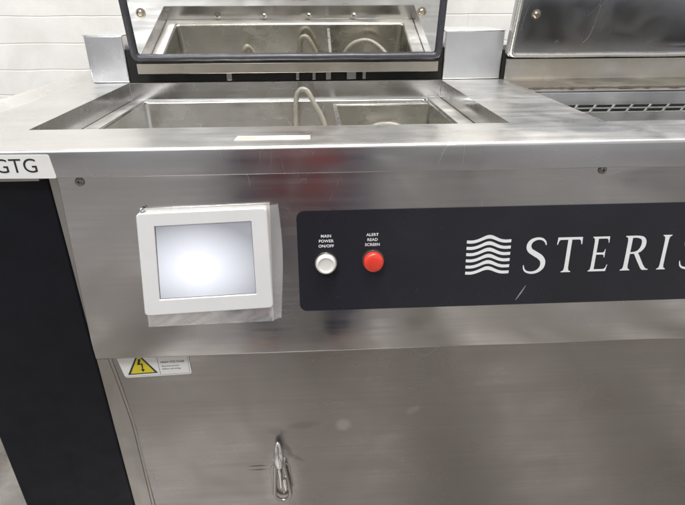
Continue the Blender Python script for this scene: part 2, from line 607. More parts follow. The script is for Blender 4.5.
# ---- first basin: flange ring + rounded well
bx0, bx1, by0, by1, br_ = -0.331, 0.227, 0.112, 0.474, 0.010
mb = MB()
outer = []
inner = rrect(bx0, bx1, by0, by1, br_, 6)
cxm, cym = (bx0 + bx1) / 2, (by0 + by1) / 2
for (u, v) in inner:
    outer.append((OX1 if u > cxm else OX0, OY1 if v > cym else OY0))
n = len(inner)
EPS = 0.0005


def ring(pts, z, mb=mb):
    return [mb.bm.verts.new((u, v, z)) for u, v in pts]


A = ring(outer, TH + EPS)
levels = [(0.0, TH + EPS), (0.0015, TH - 0.0008), (0.002, TH - 0.003), (0.003, -0.20), (0.012, -0.214), (0.03, -0.22)]
prev = A
for off, z in levels:
    cur = ring([(u + (off if u < cxm else -off), v + (off if v < cym else -off)) for u, v in inner], z)
    for i in range(n):
        j = (i + 1) % n
        vs = []
        for q in (prev[i], prev[j], cur[j], cur[i]):
            if all((q.co - x.co).length > 1e-7 for x in vs):
                vs.append(q)
        if len(vs) >= 3:
            mb.bm.faces.new(vs)
    prev = cur
mb.bm.faces.new(prev)
basin = mb.build('basin', STEEL_BASIN, W, angle=50)
mb = MB()
e_ = 0.0012
fx0, fx1, fy0, fy1 = OX0 + e_, OX1 - e_, OY0 + e_, OY1 - e_
gx0, gx1, gy0_, gy1_ = bx0 - 0.001, bx1 + 0.001, by0 - 0.001, by1 + 0.001
for q in ((fx0, gx0, fy0, fy1), (gx1, fx1, fy0, fy1), (gx0 + 1e-4, gx1 - 1e-4, gy1_, fy1), (gx0 + 1e-4, gx1 - 1e-4, fy0, gy0_)):
    mb.box(*q, TH + 0.0008, TH + 0.0024)
mb.build('basin_flange', steel('steel_flange', (0.84, 0.83, 0.80), (0.34, 0.48), (30, 30, 30), 0.02, (0.6, 0.55, 0.46), 0.2), W, bevel=0.0006)  # paler than the basin steel, standing for the ledge's brighter reflection

# weir plate standing in the right half of the basin
mb = MB()
mb.box(0.040, 0.0415, 0.128, 0.448, -0.16, TH - 0.006)
mb.box(0.0415, 0.222, 0.4465, 0.448, -0.16, TH - 0.006)
wp = mb.build('weir_plate', STEEL_BASIN, W)
mb = MB()
mb.box(0.0375, 0.0435, 0.128, 0.4505, TH - 0.006, TH - 0.0035)
mb.box(0.0435, 0.222, 0.4445, 0.4505, TH - 0.006, TH - 0.0035)
setparent(mb.build('rim', BRIGHT_EDGE, None, bevel=0.0005), wp)

# bolts through the front wall of the opening (seen mirrored in the lid)
for x in (-0.231, -0.117, -0.007, 0.105):
    mb = MB()
    mb.lathe([(0.0075, 0), (0.0075, 0.0012), (0.0048, 0.0014)], (x, OY0 + 0.0003, -0.022), (0, 1, 0), 24)
    mb.lathe([(0.0052, 0.0014), (0.0052, 0.005), (0.0042, 0.006), (0, 0.006)], (x, OY0 + 0.0003, -0.022), (0, 1, 0), 6)
    mb.build('bolt', CHROME, W, smooth=False)

# ---- second basin
mb = MB()
mb.box(QX0 + 0.004, QX1 - 0.004, QY0 + 0.004, QY1 - 0.010, -0.30, -0.119)
bm = mb.bm
bm.faces.ensure_lookup_table()
for f_ in [f_ for f_ in bm.faces if all(abs(v.co.z + 0.119) < 1e-5 for v in f_.verts)]:
    bm.faces.remove(f_)
mb.build('basin', STEEL_BASIN, W)

# guard of expanded mesh along the back of the second opening
gy = QY1 - 0.004
mb = MB()
mb.box(QX0 + 0.001, QX1 - 0.001, gy + 0.0016, gy + 0.0034, -0.10, -0.004)
guard = mb.build('splash_guard', steel('steel_guard', (0.70, 0.71, 0.73), (0.38, 0.5), (3, 40, 40), 0.03), W)
slots = MB()
wires = MB()
GP = lambda u, v, o: Vector((u, gy + 0.0016 - o, v))
for row, zc in ((0, -0.0268), (1, -0.0340)):
    x = 0.4330 - 0.006 * row
    while x < QX1 - 0.04:
        q = [(x, zc - 0.0021), (x + 0.0275, zc - 0.0021), (x + 0.0300, zc + 0.0021), (x + 0.0025, zc + 0.0021)]
        slots.prism(q, 0.0001, 0.0004, GP)
        pts = [GP(u, v, 0.0012) for u, v in ((x - 0.0030, zc - 0.0022), (x + 0.0005, zc - 0.0030), (x + 0.0270, zc - 0.0030), (x + 0.0292, zc - 0.0022), (x + 0.0325, zc + 0.0026))]
        wires.tube(pts, 0.0004, 6)
        x += 0.0335
setparent(slots.build('slot_row', DARK, None, smooth=False), guard)
setparent(wires.build('wire_mesh', BRIGHT_EDGE, None), guard)

# ---- raised boxes at the back of the counter
for (x0, x1, z1) in ((-0.426, -0.3545, 0.085), (0.2565, 0.3735, 0.0895)):
    mb = MB()
    mb.box(x0, x1, 0.486, 0.625, 0.0006, z1)
    rb_ = mb.build('riser_box', STEEL_BOX, W, bevel=0.0025, seg=3)
    mb = MB()
    mb.box(x0 - 0.0012, x1 + 0.0012, 0.4845, 0.6265, z1 - 0.0002, z1 + 0.0014)
    setparent(mb.build('cap_sheet', STEEL_BOX, None, bevel=0.0006), rb_)
mb = MB()
mb.box(1.0, 1.015, 0.486, 0.625, 0.0006, 0.088)
mb.build('riser_box', STEEL_BOX, W, bevel=0.002)

# hinge gap's shade built as a black rail between the boxes, with small clips
for (x0, x1, zt, clips) in ((-0.353, 0.255, 0.060, (-0.162, 0.002, 0.030, 0.075, 0.1, -0.03)), (0.375, 0.998, 0.055, ())):
    mb = MB()
    mb.box(x0, x1, 0.4862, 0.60, 0.0006, zt)
    gap_block = mb.build('hinge_gap_shade', DARK, W)
    for c in clips:
        mb = MB()
        ww = random.choice((0.003, 0.005, 0.009))
        mb.box(c - ww, c + ww, 0.4775, 0.4862, 0.004, 0.024)
        setparent(mb.build('hinge_clip', plain('clip_steel', (0.35, 0.34, 0.33), 0.4, 1.0), None, bevel=0.0006), gap_block)


# ---- lids
def lidmap(x0, yb, zb, tilt):
    s, c = math.sin(R(tilt)), math.cos(R(tilt))
    return lambda x, h, o: Vector((x, yb - s * h - c * o, zb + c * h - s * o))


def make_lid(x0, x1, yb, zb, tilt, H, face_mat, gasket_mat, gr, bolts, label, frame_mat):
    f = lidmap(0, yb, zb, tilt)
    lid = MB()
    # dished sheet pan: side walls and back
    t = 0.020
    lid.prism(rrect(x0, x1, 0, H, 0.008, 5), -t, -0.0045, f)
    L = lid.build('lid', frame_mat, W, bevel=0.0012, label=label)
    mb = MB()
    ins = gr * 1.7
    mb.prism(rrect(x0 + ins, x1 - ins, ins, H - ins, 0.006, 5), -0.0044, -0.0022, f)
    setparent(mb.build('mirror_plate', face_mat, None), L)
    mb = MB()
    path = [f(u, v, -0.0045 + gr * 0.85) for u, v in rrect(x0 + gr, x1 - gr, gr, H - gr, 0.010, 6)]
    # subdivide the long runs so the rubber can wobble
    pts = []
    m = len(path)
    for i in range(m):
        a, b_ = path[i], path[(i + 1) % m]
        k = max(1, int((b_ - a).length / 0.03))
        for j in range(k):
            pts.append(a.lerp(b_, j / k) + Vector((0, 0, random.uniform(-0.0004, 0.0004))))
    mb.tube(pts, gr, 10, closed=True)
    setparent(mb.build('gasket', gasket_mat, None, angle=60), L)
    for (bx, bh) in bolts:
        mb = MB()
        c = f(bx, bh, -0.0022)
        ax = f(0, 0, 1) - f(0, 0, 0)
        mb.lathe([(0.0085, 0), (0.0085, 0.001), (0.006, 0.0012), (0.0058, 0.004), (0.004, 0.0056), (0, 0.006)], c, ax, 20)
        setparent(mb.build('bolt', plain('bolt_brass', (0.62, 0.55, 0.44), 0.25, 1.0, 0.3, 200), None), L)
    return L


LIDFRAME = steel('steel_lid_frame', (0.50, 0.50, 0.50), (0.25, 0.4), (3, 40, 40), 0.03)
make_lid(-0.3350, 0.2450, 0.46, 0.0415, 10.0, 0.42, STEEL_MIRROR, RUBBER, 0.0062,
         [(-0.302, 0.083), (0.2005, 0.083), (-0.302, 0.34), (0.2005, 0.34)],
         'polished open lid reflecting the basin with grey rubber gasket', LIDFRAME)
make_lid(0.3745, 0.965, 0.46, 0.0420, 12.0, 0.30, STEEL_DARKLID, BRIGHT_EDGE, 0.0046,
         [(0.4130, 0.078), (0.93, 0.078)],
         'dark blotched open lid with bare steel rim', LIDFRAME)

# stained flanges below the lids
mb = MB()
mb.box(-0.328, 0.2405, 0.4585, 0.4605, 0.0195, 0.0375)
mb.box(-0.328, 0.2405, 0.4605, 0.4845, 0.0350, 0.0375)
mb.build('lid_flange', STEEL_DIRTY, W, bevel=0.0006)
mb = MB()
pr = [(0.4600, 0.0400), (0.4590, 0.0100), (0.4560, 0.0040), (0.4480, 0.0022), (0.400, 0.0016), (0.347, 0.0012), (0.347, 0.0002), (0.470, 0.0002), (0.470, 0.0400)]
mb.sweep([[(0.3765, y, z) for y, z in pr], [(0.965, y, z) for y, z in pr]], True, closed=True)
mb.build('lid_flange', STEEL_DIRTY, W, angle=50)

mb = MB()
mb.tube([(0.380 + 0.585 * k / 60, 0.3490 + random.uniform(-0.0006, 0.0006), 0.0022) for k in range(61)], [0.0022 + random.uniform(-0.0006, 0.0009) for k in range(61)], 8)
mb.build('dirt_line', plain('brown_dirt', (0.075, 0.055, 0.035), 0.6, 0, 0.5, 60), W)  # dark dirt line along the flange edge, modelled as a tube

# ================================================================ front of the cabinet
TH5 = R(5.5)


def PN(u, v, off=0.0):
    """control panel surface: u to the right, v down its slope, off outwards"""
    return Vector((u, -math.sin(TH5) * v - math.cos(TH5) * off, -0.033 - math.cos(TH5) * v + math.sin(TH5) * off))


# control panel: a folded sheet with a lower lip folded slightly back
mb = MB()
pr = [(-0.006, -0.028), (-0.003, 0.0015), (0.0125, 0.0), (0.2105, 0.0), (0.2420, -0.0034), (0.2440, -0.0052), (0.2430, -0.030)]


def pr3(x):
    return [PN(x, v, o) for v, o in pr]


mb.sweep([pr3(-0.2925), pr3(XR - 0.015)], True, closed=True)
CP = mb.build('control_panel', STEEL_PANEL, W, bevel=0.0008)
for (u, v) in ((-0.2678, 0.0068), (0.3408, 0.0048), (0.93, 0.0048)):
    mb = MB()
    ax = PN(0, 0, 1) - PN(0, 0, 0)
    mb.lathe([(0.0052, 0.0001), (0.0052, 0.0010), (0.0046, 0.0020), (0.0030, 0.0028), (0.0016, 0.0029), (0.0013, 0.0012), (0, 0.0012)], PN(u, v, 0.0006), ax, 20)
    setparent(mb.build('screw', SCREWM, None), CP)

# nameplate
mb = MB()
NP0, NP1 = 0.0475, 0.1800
mb.prism(rrect(-0.0245, 0.93, NP0, NP1, 0.0095, 6), 0.0, 0.0009, PN)
NPL = mb.build('nameplate', BLACK_PLATE, CP, label='long charcoal nameplate with white logo and lettering')
SO = 0.00105   # printing surface


def cap(s, u, v):
    text(s, 0.0037, lambda a, b_, o: PN(u + a, v + b_, o), SO, 'caption', LETTER, NPL, spacing=1.04, bold=0.02)


for i, s in enumerate(('MAIN', 'POWER', 'ON/OFF')):
    cap(s, 0.0104, 0.0812 + i * 0.0064)
for i, s in enumerate(('ALERT', 'READ', 'SCREEN')):
    cap(s, 0.0670, 0.0808 + i * 0.0064)

# logo: six waving bars
mb = MB()
u0, u1 = 0.1842, 0.2400
for k in range(6):
    v0 = 0.0905 + k * 0.00835
    L = []
    U = []
    nn = 36
    for i in range(nn + 1):
        t = i / nn
        u = u0 + (u1 - u0) * t + 0.0002 * k
        g = math.exp(-((t - 0.5) / 0.20) ** 2)
        g2 = math.exp(-((t - 0.12) / 0.13) ** 2) * 0.25 + math.exp(-((t - 0.85) / 0.14) ** 2) * 0.2
        lift = (g * 0.0058 - g2 * 0.003 - 0.001)
        th = 0.0020 + 0.0004 * g
        U.append((u, v0 - lift - th))
        L.append((u, v0 - lift + th))
    for i in range(nn):
        mb.face([PN(*U[i], SO), PN(*U[i + 1], SO), PN(*L[i + 1], SO), PN(*L[i], SO)])
mb.build('logo', LETTER, NPL, smooth=False)

# serif capitals, cap height 1, drawn from strokes
strokes = {}


def quadline(p0, p1, w0, w1):
    dx, dy = p1[0] - p0[0], p1[1] - p0[1]
    l = math.hypot(dx, dy)
    nx, ny = -dy / l, dx / l
    return [(p0[0] + nx * w0 / 2, p0[1] + ny * w0 / 2), (p1[0] + nx * w1 / 2, p1[1] + ny * w1 / 2),
            (p1[0] - nx * w1 / 2, p1[1] - ny * w1 / 2), (p0[0] - nx * w0 / 2, p0[1] - ny * w0 / 2)]


def cat(pts, n=10):
    out = []
    P = [pts[0]] + pts + [pts[-1]]
    for i in range(1, len(P) - 2):
        for k in range(n):
            t = k / n
            q = []
            for d in range(len(pts[0])):
                a, b_, c, e_ = P[i - 1][d], P[i][d], P[i + 1][d], P[i + 2][d]
                q.append(0.5 * ((2 * b_) + (-a + c) * t + (2 * a - 5 * b_ + 4 * c - e_) * t * t + (-a + 3 * b_ - 3 * c + e_) * t ** 3))
            out.append(tuple(q))
    out.append(tuple(pts[-1]))
    return out


def ribbon(pts):
    """pts (x, y, width) -> list of quads"""
    pts = cat(pts)
    L, Rr = [], []
    for i, (x, y, w_) in enumerate(pts):
        a = pts[max(0, i - 1)]
        b_ = pts[min(len(pts) - 1, i + 1)]
        dx, dy = b_[0] - a[0], b_[1] - a[1]
        l = math.hypot(dx, dy) or 1
        L.append((x - dy / l * w_ / 2, y + dx / l * w_ / 2))
        Rr.append((x + dy / l * w_ / 2, y - dx / l * w_ / 2))
    return [[L[i], L[i + 1], Rr[i + 1], Rr[i]] for i in range(len(pts) - 1)]


def stem(x, w_=0.125):
    h = w_ / 2
    return [[(x - h - 0.075, 0), (x + h + 0.075, 0), (x + h + 0.07, 0.022), (x + h + 0.012, 0.055), (x + h - 0.004, 0.14), (x + h - 0.008, 0.5), (x + h - 0.004, 0.86), (x + h + 0.012, 0.945), (x + h + 0.07, 0.978), (x + h + 0.075, 1),
             (x - h - 0.075, 1), (x - h - 0.07, 0.978), (x - h - 0.012, 0.945), (x - h + 0.004, 0.86), (x - h + 0.008, 0.5), (x - h + 0.004, 0.14), (x - h - 0.012, 0.055), (x - h - 0.07, 0.022)]]


glyph = {}
glyph['I'] = stem(0.13)
glyph['T'] = [[(0.37 - 0.0625 - 0.08, 0), (0.37 + 0.0625 + 0.08, 0), (0.37 + 0.0625 + 0.075, 0.022), (0.37 + 0.075, 0.055), (0.37 + 0.058, 0.14), (0.37 + 0.056, 0.9345), (0.37 - 0.056, 0.9345), (0.37 - 0.058, 0.14), (0.37 - 0.075, 0.055), (0.37 - 0.0625 - 0.075, 0.022)]] \
    + [[(0.01, 0.80), (0.035, 0.80), (0.06, 0.90), (0.10, 0.935), (0.64, 0.935), (0.68, 0.90), (0.705, 0.80), (0.73, 0.80), (0.72, 1.005), (0.02, 1.005)]]
SL = [[(-0.01, 0), (0.19, 0), (0.19, 1), (-0.01, 1), (-0.005, 0.978), (0.055, 0.945), (0.070, 0.86), (0.074, 0.5), (0.070, 0.14), (0.055, 0.055), (-0.005, 0.022)]]
glyph['E'] = SL + [[(0.19, 0.94), (0.48, 0.94), (0.525, 0.90), (0.545, 0.82), (0.565, 0.82), (0.56, 1.0), (0.19, 1.0)],
                   [(0.19, 0.485), (0.41, 0.485), (0.45, 0.46), (0.465, 0.40), (0.485, 0.40), (0.485, 0.64), (0.465, 0.64), (0.45, 0.57), (0.41, 0.545), (0.19, 0.545)],
                   [(0.19, 0.0), (0.60, 0.0), (0.635, 0.19), (0.612, 0.19), (0.58, 0.10), (0.52, 0.062), (0.19, 0.062)]]
glyph['R'] = [[(-0.01, 0), (0.265, 0), (0.26, 0.022), (0.205, 0.055), (0.19, 0.14), (0.19, 1), (-0.01, 1), (-0.005, 0.978), (0.055, 0.945), (0.070, 0.86), (0.074, 0.5), (0.070, 0.14), (0.055, 0.055), (-0.005, 0.022)]] \
    + ribbon([(0.191, 0.97, 0.06), (0.32, 0.968, 0.062), (0.45, 0.93, 0.09), (0.515, 0.84, 0.12), (0.515, 0.70, 0.125), (0.45, 0.58, 0.10), (0.34, 0.52, 0.06), (0.191, 0.505, 0.05)]) \
    + [[(0.30, 0.488), (0.415, 0.505), (0.50, 0.36), (0.62, 0.15), (0.70, 0.05), (0.78, 0.02), (0.78, 0.0), (0.62, 0.0), (0.56, 0.05), (0.42, 0.28)]]
glyph['S'] = ribbon([(0.535, 0.80, 0.02), (0.50, 0.90, 0.045), (0.41, 0.975, 0.062), (0.28, 0.985, 0.075), (0.155, 0.92, 0.10), (0.105, 0.79, 0.118), (0.15, 0.66, 0.13), (0.29, 0.555, 0.14), (0.42, 0.46, 0.138), (0.50, 0.34, 0.125), (0.495, 0.18, 0.115), (0.40, 0.06, 0.09), (0.26, 0.015, 0.07), (0.12, 0.045, 0.055), (0.05, 0.12, 0.04), (0.02, 0.24, 0.02)])


def letter(ch, u, wid, v_top, h):
    gl = glyph[ch]
    x1 = max(q[0] for poly in gl for q in poly)
    x0 = min(q[0] for poly in gl for q in poly)
    k = wid / (x1 - x0)
    mb = MB()
    for i, poly in enumerate(gl):
        o = SO
        vv = [mb.bm.verts.new(PN(u + (x - x0) * k, v_top + (1 - y) * h, o)) for x, y in poly]
        for tri in tessellate_polygon([[Vector((x, y, 0)) for x, y in poly]]):
            mb.bm.faces.new([vv[t_] for t_ in tri])
    mb.build('lettering', LETTER, NPL, smooth=False, merge=False)


VT, CH = 0.0893, 0.0470
for ch, u, wid in (('S', 0.2585, 0.0285), ('T', 0.2990, 0.0322), ('E', 0.3440, 0.0245), ('R', 0.3862, 0.0372), ('I', 0.4345, 0.0118),
                   ('S', 0.4630, 0.0290)):
    letter(ch, u, wid, VT, CH)

# scratch on the nameplate
mb = MB()
pts = [(0.2655, 0.1535), (0.2600, 0.1640), (0.2545, 0.1735)]
for i in range(2):
    (a, b_), (c, d_) = pts[i], pts[i + 1]
    w0, w1 = (0.0004, 0.0011) if i == 0 else (0.0011, 0.0004)
    mb.face([PN(a - w0, b_, SO), PN(a + w0, b_, SO), PN(c + w1, d_, SO), PN(c - w1, d_, SO)])
mb.build('scratch', SCRATCHM, NPL, smooth=False)
for (u_, v_, a_, l_, w_) in ((0.128, 0.150, 2.2, 0.012, 0.00022), (0.150, 0.070, 1.2, 0.007, 0.00018), (0.020, 0.160, 0.3, 0.009, 0.00018), (0.300, 0.165, 1.8, 0.008, 0.0002)):
    mb = MB()
    dx, dy = math.cos(a_) * l_, math.sin(a_) * l_
    px_, py_ = -math.sin(a_) * w_, math.cos(a_) * w_
    mb.face([PN(u_ - px_ * 0.3, v_ - py_ * 0.3, SO), PN(u_ + dx * 0.5 - px_, v_ + dy * 0.5 - py_, SO), PN(u_ + dx, v_ + dy, SO), PN(u_ + dx * 0.5 + px_, v_ + dy * 0.5 + py_, SO)])
    mb.build('scratch', plain('scuff_grey', (0.10, 0.10, 0.105), 0.5), NPL, smooth=False)

# push buttons
AX = PN(0, 0, 1) - PN(0, 0, 0)
for (u, v, m_, rm, lab) in ((0.0096, 0.1140, BTN_W, RINGW, 'cream white push button'), (0.0679, 0.1125, BTN_R, RINGM, 'red push button')):
    mb = MB()
    mb.lathe([(0.0142, 0.0009), (0.0142, 0.0030), (0.0136, 0.0040), (0.0126, 0.0042), (0.0126, 0.0020)], PN(u, v, 0), AX, 40)
    ring_ = mb.build('push_button', rm, CP, label=lab)
    mb = MB()
    if rm is RINGM:
        mb.lathe([(0.0124, 0.002), (0.0124, 0.0095), (0.0118, 0.0112), (0.0104, 0.0122), (0.006, 0.0128), (0, 0.0130)], PN(u, v, 0), AX, 40)
    else:
        mb.lathe([(0.0124, 0.002), (0.0124, 0.0085), (0.0116, 0.0102), (0.0098, 0.0108), (0.0092, 0.0102), (0.0060, 0.0098), (0, 0.0097)], PN(u, v, 0), AX, 40)
    setparent(mb.build('cap', m_, None, angle=60), ring_)

# touch screen: bezel ring, display, bracket, film (sits about a degree off level)
B = [(-0.2080, 0.0435), (-0.0580, 0.0399), (-0.0572, 0.1692), (-0.2160, 0.1752)]
Sx = [(-0.1890, 0.0593), (-0.0768, 0.0557), (-0.0773, 0.1496), (-0.1952, 0.1536)]


def lerp2(a, b_, t):
    return (a[0] + (b_[0] - a[0]) * t, a[1] + (b_[1] - a[1]) * t)


def roundquad(Q, r, n=4):
    out = []
    for i in range(4):
        p, a, b_ = Q[i], Q[i - 1], Q[(i + 1) % 4]
        da = math.dist(p, a)
        db = math.dist(p, b_)
        s = lerp2(p, a, r / da)
        e_ = lerp2(p, b_, r / db)
        for k in range(n + 1):
            t = k / n
            out.append(((1 - t) ** 2 * s[0] + 2 * t * (1 - t) * p[0] + t * t * e_[0], (1 - t) ** 2 * s[1] + 2 * t * (1 - t) * p[1] + t * t * e_[1]))
    return out


def ringframe(mb, Qo, Qi, h0, h1, hi):
    n_ = len(Qo)
    lv = [[mb.bm.verts.new(PN(u, v, h)) for u, v in Q] for Q, h in ((Qo, h0), (Qo, h1 - 0.0012), ([lerp2(a, b_, 0.06) for a, b_ in zip(Qo, Qi)], h1), ([lerp2(b_, a, 0.04) for a, b_ in zip(Qo, Qi)], h1), (Qi, h1 - 0.0006), (Qi, hi))]
    for A_, B_ in zip(lv, lv[1:]):
        for i in range(n_):
            j = (i + 1) % n_
            mb.bm.faces.new((A_[i], A_[j], B_[j], B_[i]))


mb = MB()
ringframe(mb, roundquad(B, 0.005), roundquad(Sx, 0.0012), 0.0026, 0.0105, 0.0075)
SCR = mb.build('touch_screen', WHITEPL, CP, angle=12, label='white framed touch screen with glowing blank display')
mb = MB()
cx_, cy_ = -0.134, 0.1045
mb.face([PN(cx_ + (u - cx_) * 1.01, cy_ + (v - cy_) * 1.01, 0.0080) for u, v in Sx])
setparent(mb.build('display', SCREEN, None, smooth=False), SCR)
# dark joint line round the glass
mb = MB()
for i in range(4):
    a, b_ = Sx[i], Sx[(i + 1) % 4]
    a2 = (cx_ + (a[0] - cx_) * 0.988, cy_ + (a[1] - cy_) * 0.984)
    b2 = (cx_ + (b_[0] - cx_) * 0.988, cy_ + (b_[1] - cy_) * 0.984)
    mb.face([PN(*a, 0.0083), PN(*b_, 0.0083), PN(*b2, 0.0083), PN(*a2, 0.0083)])
setparent(mb.build('seal', plain('grey_seal', (0.10, 0.10, 0.11), 0.5), None, smooth=False), SCR)
mb = MB()
mb.prism([(-0.2060, 0.0398), (-0.0550, 0.0362), (-0.0585, 0.1915), (-0.2165, 0.1945)], 0.0006, 0.0024, PN)
setparent(mb.build('bracket', FOIL, None, bevel=0.0004), SCR)
mb = MB()
mb.lathe([(0.0024, 0), (0.0024, 0.006), (0.0014, 0.0078), (0, 0.008)], PN(-0.2020, 0.0405, 0.0015), AX, 14)
setparent(mb.build('fixing_pin', CHROME, None), SCR)
mb = MB()
nu, nv = 46, 9
G = []
for j in range(nv + 1):
    row = []
    for i in range(nu + 1):
        sx, t = i / nu, j / nv
        u = (-0.2150 - 0.0008 * t) + sx * (0.1562)
        v = 0.1690 + t * (0.0252 - 0.0028 * sx)
        o = 0.0032 + (0.0 if j in (0, nv) or i in (0, nu) else 0.0007 * math.sin(sx * 17 + 3 * t * t) * math.sin(2.2 * t + sx * 7) + random.uniform(-0.00007, 0.00007))
        row.append(mb.bm.verts.new(PN(u, v, o)))
    G.append(row)
for j in range(nv):
    for i in range(nu):
        mb.bm.faces.new((G[j][i], G[j][i + 1], G[j + 1][i + 1], G[j + 1][i]))
setparent(mb.build('foil_strip', plain('foil', (0.88, 0.86, 0.84), 0.26, 0.85, 0.1, 40), None, angle=180), SCR)
# clear film curling past the right side
mb = MB()
nu, nv = 8, 14
G = []
for j in range(nv + 1):
    row = []
    t = j / nv
    for i in range(nu + 1):
        s = i / nu
        u = -0.0588 + s * (0.0135 + 0.003 * math.sin(t * 4)) - 0.001 * t
        v = 0.038 + t * 0.150
        o = 0.009 * (1 - s) ** 2 + 0.0010 + 0.0012 * math.sin(9 * t + 3 * s) * s + 0.0012 * s
        row.append(mb.bm.verts.new(PN(u, v, o)))
    G.append(row)
for j in range(nv):
    for i in range(nu):
        mb.bm.faces.new((G[j][i], G[j][i + 1], G[j + 1][i + 1], G[j + 1][i]))
fo = mb.build('film', FILM, None, angle=80)
so = fo.modifiers.new('s', 'SOLIDIFY')
so.thickness = 0.0002
setparent(fo, SCR)


# ---- inventory label on the lip
def LIPM(u, v, o):
    return Vector((u, YF - o, -v))


mb = MB()
mb.prism(roundquad([(-0.372, 0.0042), (-0.2892, 0.0050), (-0.2862, 0.0318), (-0.372, 0.0305)], 0.003), 0.0002, 0.0008, LIPM)
lab = mb.build('inventory_label', PAPER, W, label='white sticker lettered GTG on the front lip')
text('GTG', 0.0165, lambda a, b_, o: LIPM(-0.3265 + a, 0.0245 + b_, o), 0.00095, 'lettering', INK, lab, spacing=1.0)

# ---- strip label on top of the front rim
TOPM = lambda u, v, o: Vector((u, v, o))
mb = MB()
mb.prism([(-0.0924, 0.0150), (-0.0055, 0.0158), (-0.0056, 0.0335), (-0.0906, 0.0345)], 0.0002, 0.0007, TOPM)
lab = mb.build('strip_label', PAPER, W, label='thin white and yellow strip sticker on the front rim')
mb = MB()
mb.prism([(-0.088, 0.019), (-0.068, 0.019), (-0.067, 0.031), (-0.087, 0.031)], 0.0007, 0.0008, TOPM)
mb.prism([(-0.048, 0.022), (-0.020, 0.022), (-0.020, 0.026), (-0.048, 0.026)], 0.0007, 0.0008, TOPM)
mb.build('yellow_print', plain('pale_yellow', (0.75, 0.66, 0.25), 0.5), lab, smooth=False)

# ---- steel posts, lower door, black side panel
mb = MB()
mb.box(XL + 0.004, -0.306, 0.004, 0.012, FZ + 0.08, -0.0345)
mb.build('side_panel', BLACK_PANEL, W, bevel=0.002, label='black front side panel under the sticker')
mb = MB()
A_ = []
for j in range(31):
    z = -0.0345 - (0.80) * j / 30
    xl = -0.2835 + 0.0125 * min(1.0, max(0.0, (-z - 0.285) / 0.13)) ** 0.8
    xr = xl - 0.0022
    A_.append([(-0.3058, 0.0065, z), (-0.3045, 0.0055, z), (xr - 0.006, 0.0055, z), (xr - 0.0052, 0.0065, z), (xr - 0.0045, 0.0055, z), (xr - 0.0012, 0.0055, z), (xr, 0.0065, z), (xr, 0.030, z), (-0.3058, 0.030, z)])
mb.sweep(A_, True, closed=True)
mb.build('corner_post', STEELPOST, W, angle=30)
mb = MB()
mb.box(XL + 0.003, XR - 0.004, 0.031, 0.045, FZ + 0.08, -0.0345)
mb.box(XL + 0.003, XL + 0.010, 0.0452, 0.60, FZ + 0.08, -0.0345)
mb.box(XR - 0.012, XR - 0.004, 0.0452, 0.60, FZ + 0.08, -0.0345)
mb.box(XL + 0.003, XR - 0.004, 0.6002, 0.612, FZ + 0.08, -0.0345)
mb.box(XL + 0.003, XR - 0.004, 0.031, 0.60, FZ + 0.07, FZ + 0.0798)
mb.build('cabinet_body', DARK, W)
mb = MB()
mb.box(XL + 0.01, -0.31, -0.006, 0.004, -0.0365, -0.0330)
mb.build('trim_strip', STEELPOST, W)

# door: sheet whose left edge bulges away from the post
mb = MB()
nz_, DZ0, DZ1 = 40, FZ + 0.10, -0.262
rows = []
xsd = [0, 0.006, 0.02, 0.05, 0.1, 0.2, 0.4, 0.7, 1.0]
for j in range(nz_ + 1):
    t = j / nz_
    z = DZ1 + (DZ0 - DZ1) * t
    xl = -0.2835 + 0.0125 * min(1.0, max(0.0, (-z - 0.285) / 0.13)) ** 0.8
    yy = 0.002 - 0.003 * math.sin(min(1, max(0, (-z - 0.335) / 0.25)) * math.pi)
    row = []
    for s in xsd:
        x = xl + (0.97 - xl) * s
        row.append(mb.bm.verts.new((x, 0.002 + (yy - 0.002) * max(0, 1 - s * 8), z)))
    rows.append(row)
for j in range(nz_):
    for i in range(len(xsd) - 1):
        mb.bm.faces.new((rows[j][i], rows[j][i + 1], rows[j + 1][i + 1], rows[j + 1][i]))
for j in range(nz_):
    a_, b_ = rows[j][0].co, rows[j + 1][0].co
    mb.face([a_, b_, b_ + Vector((0.0004, 0.02, 0)), a_ + Vector((0.0004, 0.02, 0))])
door = mb.build('access_door', STEEL_DOOR, W, angle=60)

# warning label on the door
DM = lambda u, v, o: Vector((u, 0.0017 - o, -v))
mb = MB()
q = [(-0.2760, 0.288), (-0.1800, 0.283), (-0.1790, 0.3205), (-0.2700, 0.3235)]
mb.prism(roundquad(q, 0.004), -0.001, 0.0012, DM)
WL = mb.build('warning_label', PAPER, W, label='high voltage sticker with yellow warning triangle')
WO = 0.0014
mb = MB()
mb.face([DM(-0.2655, 0.3185, WO), DM(-0.2245, 0.3165, WO), DM(-0.2470, 0.2820, WO)])
setparent(mb.build('triangle_border', INK, None, smooth=False), WL)
mb = MB()
mb.face([DM(-0.2615, 0.3166, WO + .0001), DM(-0.2285, 0.3150, WO + .0001), DM(-0.2467, 0.2860, WO + .0001)])
setparent(mb.build('triangle', YELLOW, None, smooth=False), WL)
mb = MB()
for poly in ([(-0.2475, 0.292), (-0.2440, 0.292), (-0.2470, 0.3015), (-0.2500, 0.3015)], [(-0.2500, 0.3000), (-0.2430, 0.2995), (-0.2430, 0.3010), (-0.2500, 0.3020)],
             [(-0.2450, 0.3008), (-0.2428, 0.3008), (-0.2433, 0.3110), (-0.2447, 0.3110)], [(-0.2468, 0.3095), (-0.2412, 0.3095), (-0.2440, 0.3140)]):
    mb.face([DM(u, v, WO + .0002) for u, v in poly])
setparent(mb.build('bolt_symbol', INK, None, smooth=False, merge=False), WL)
mb = MB()
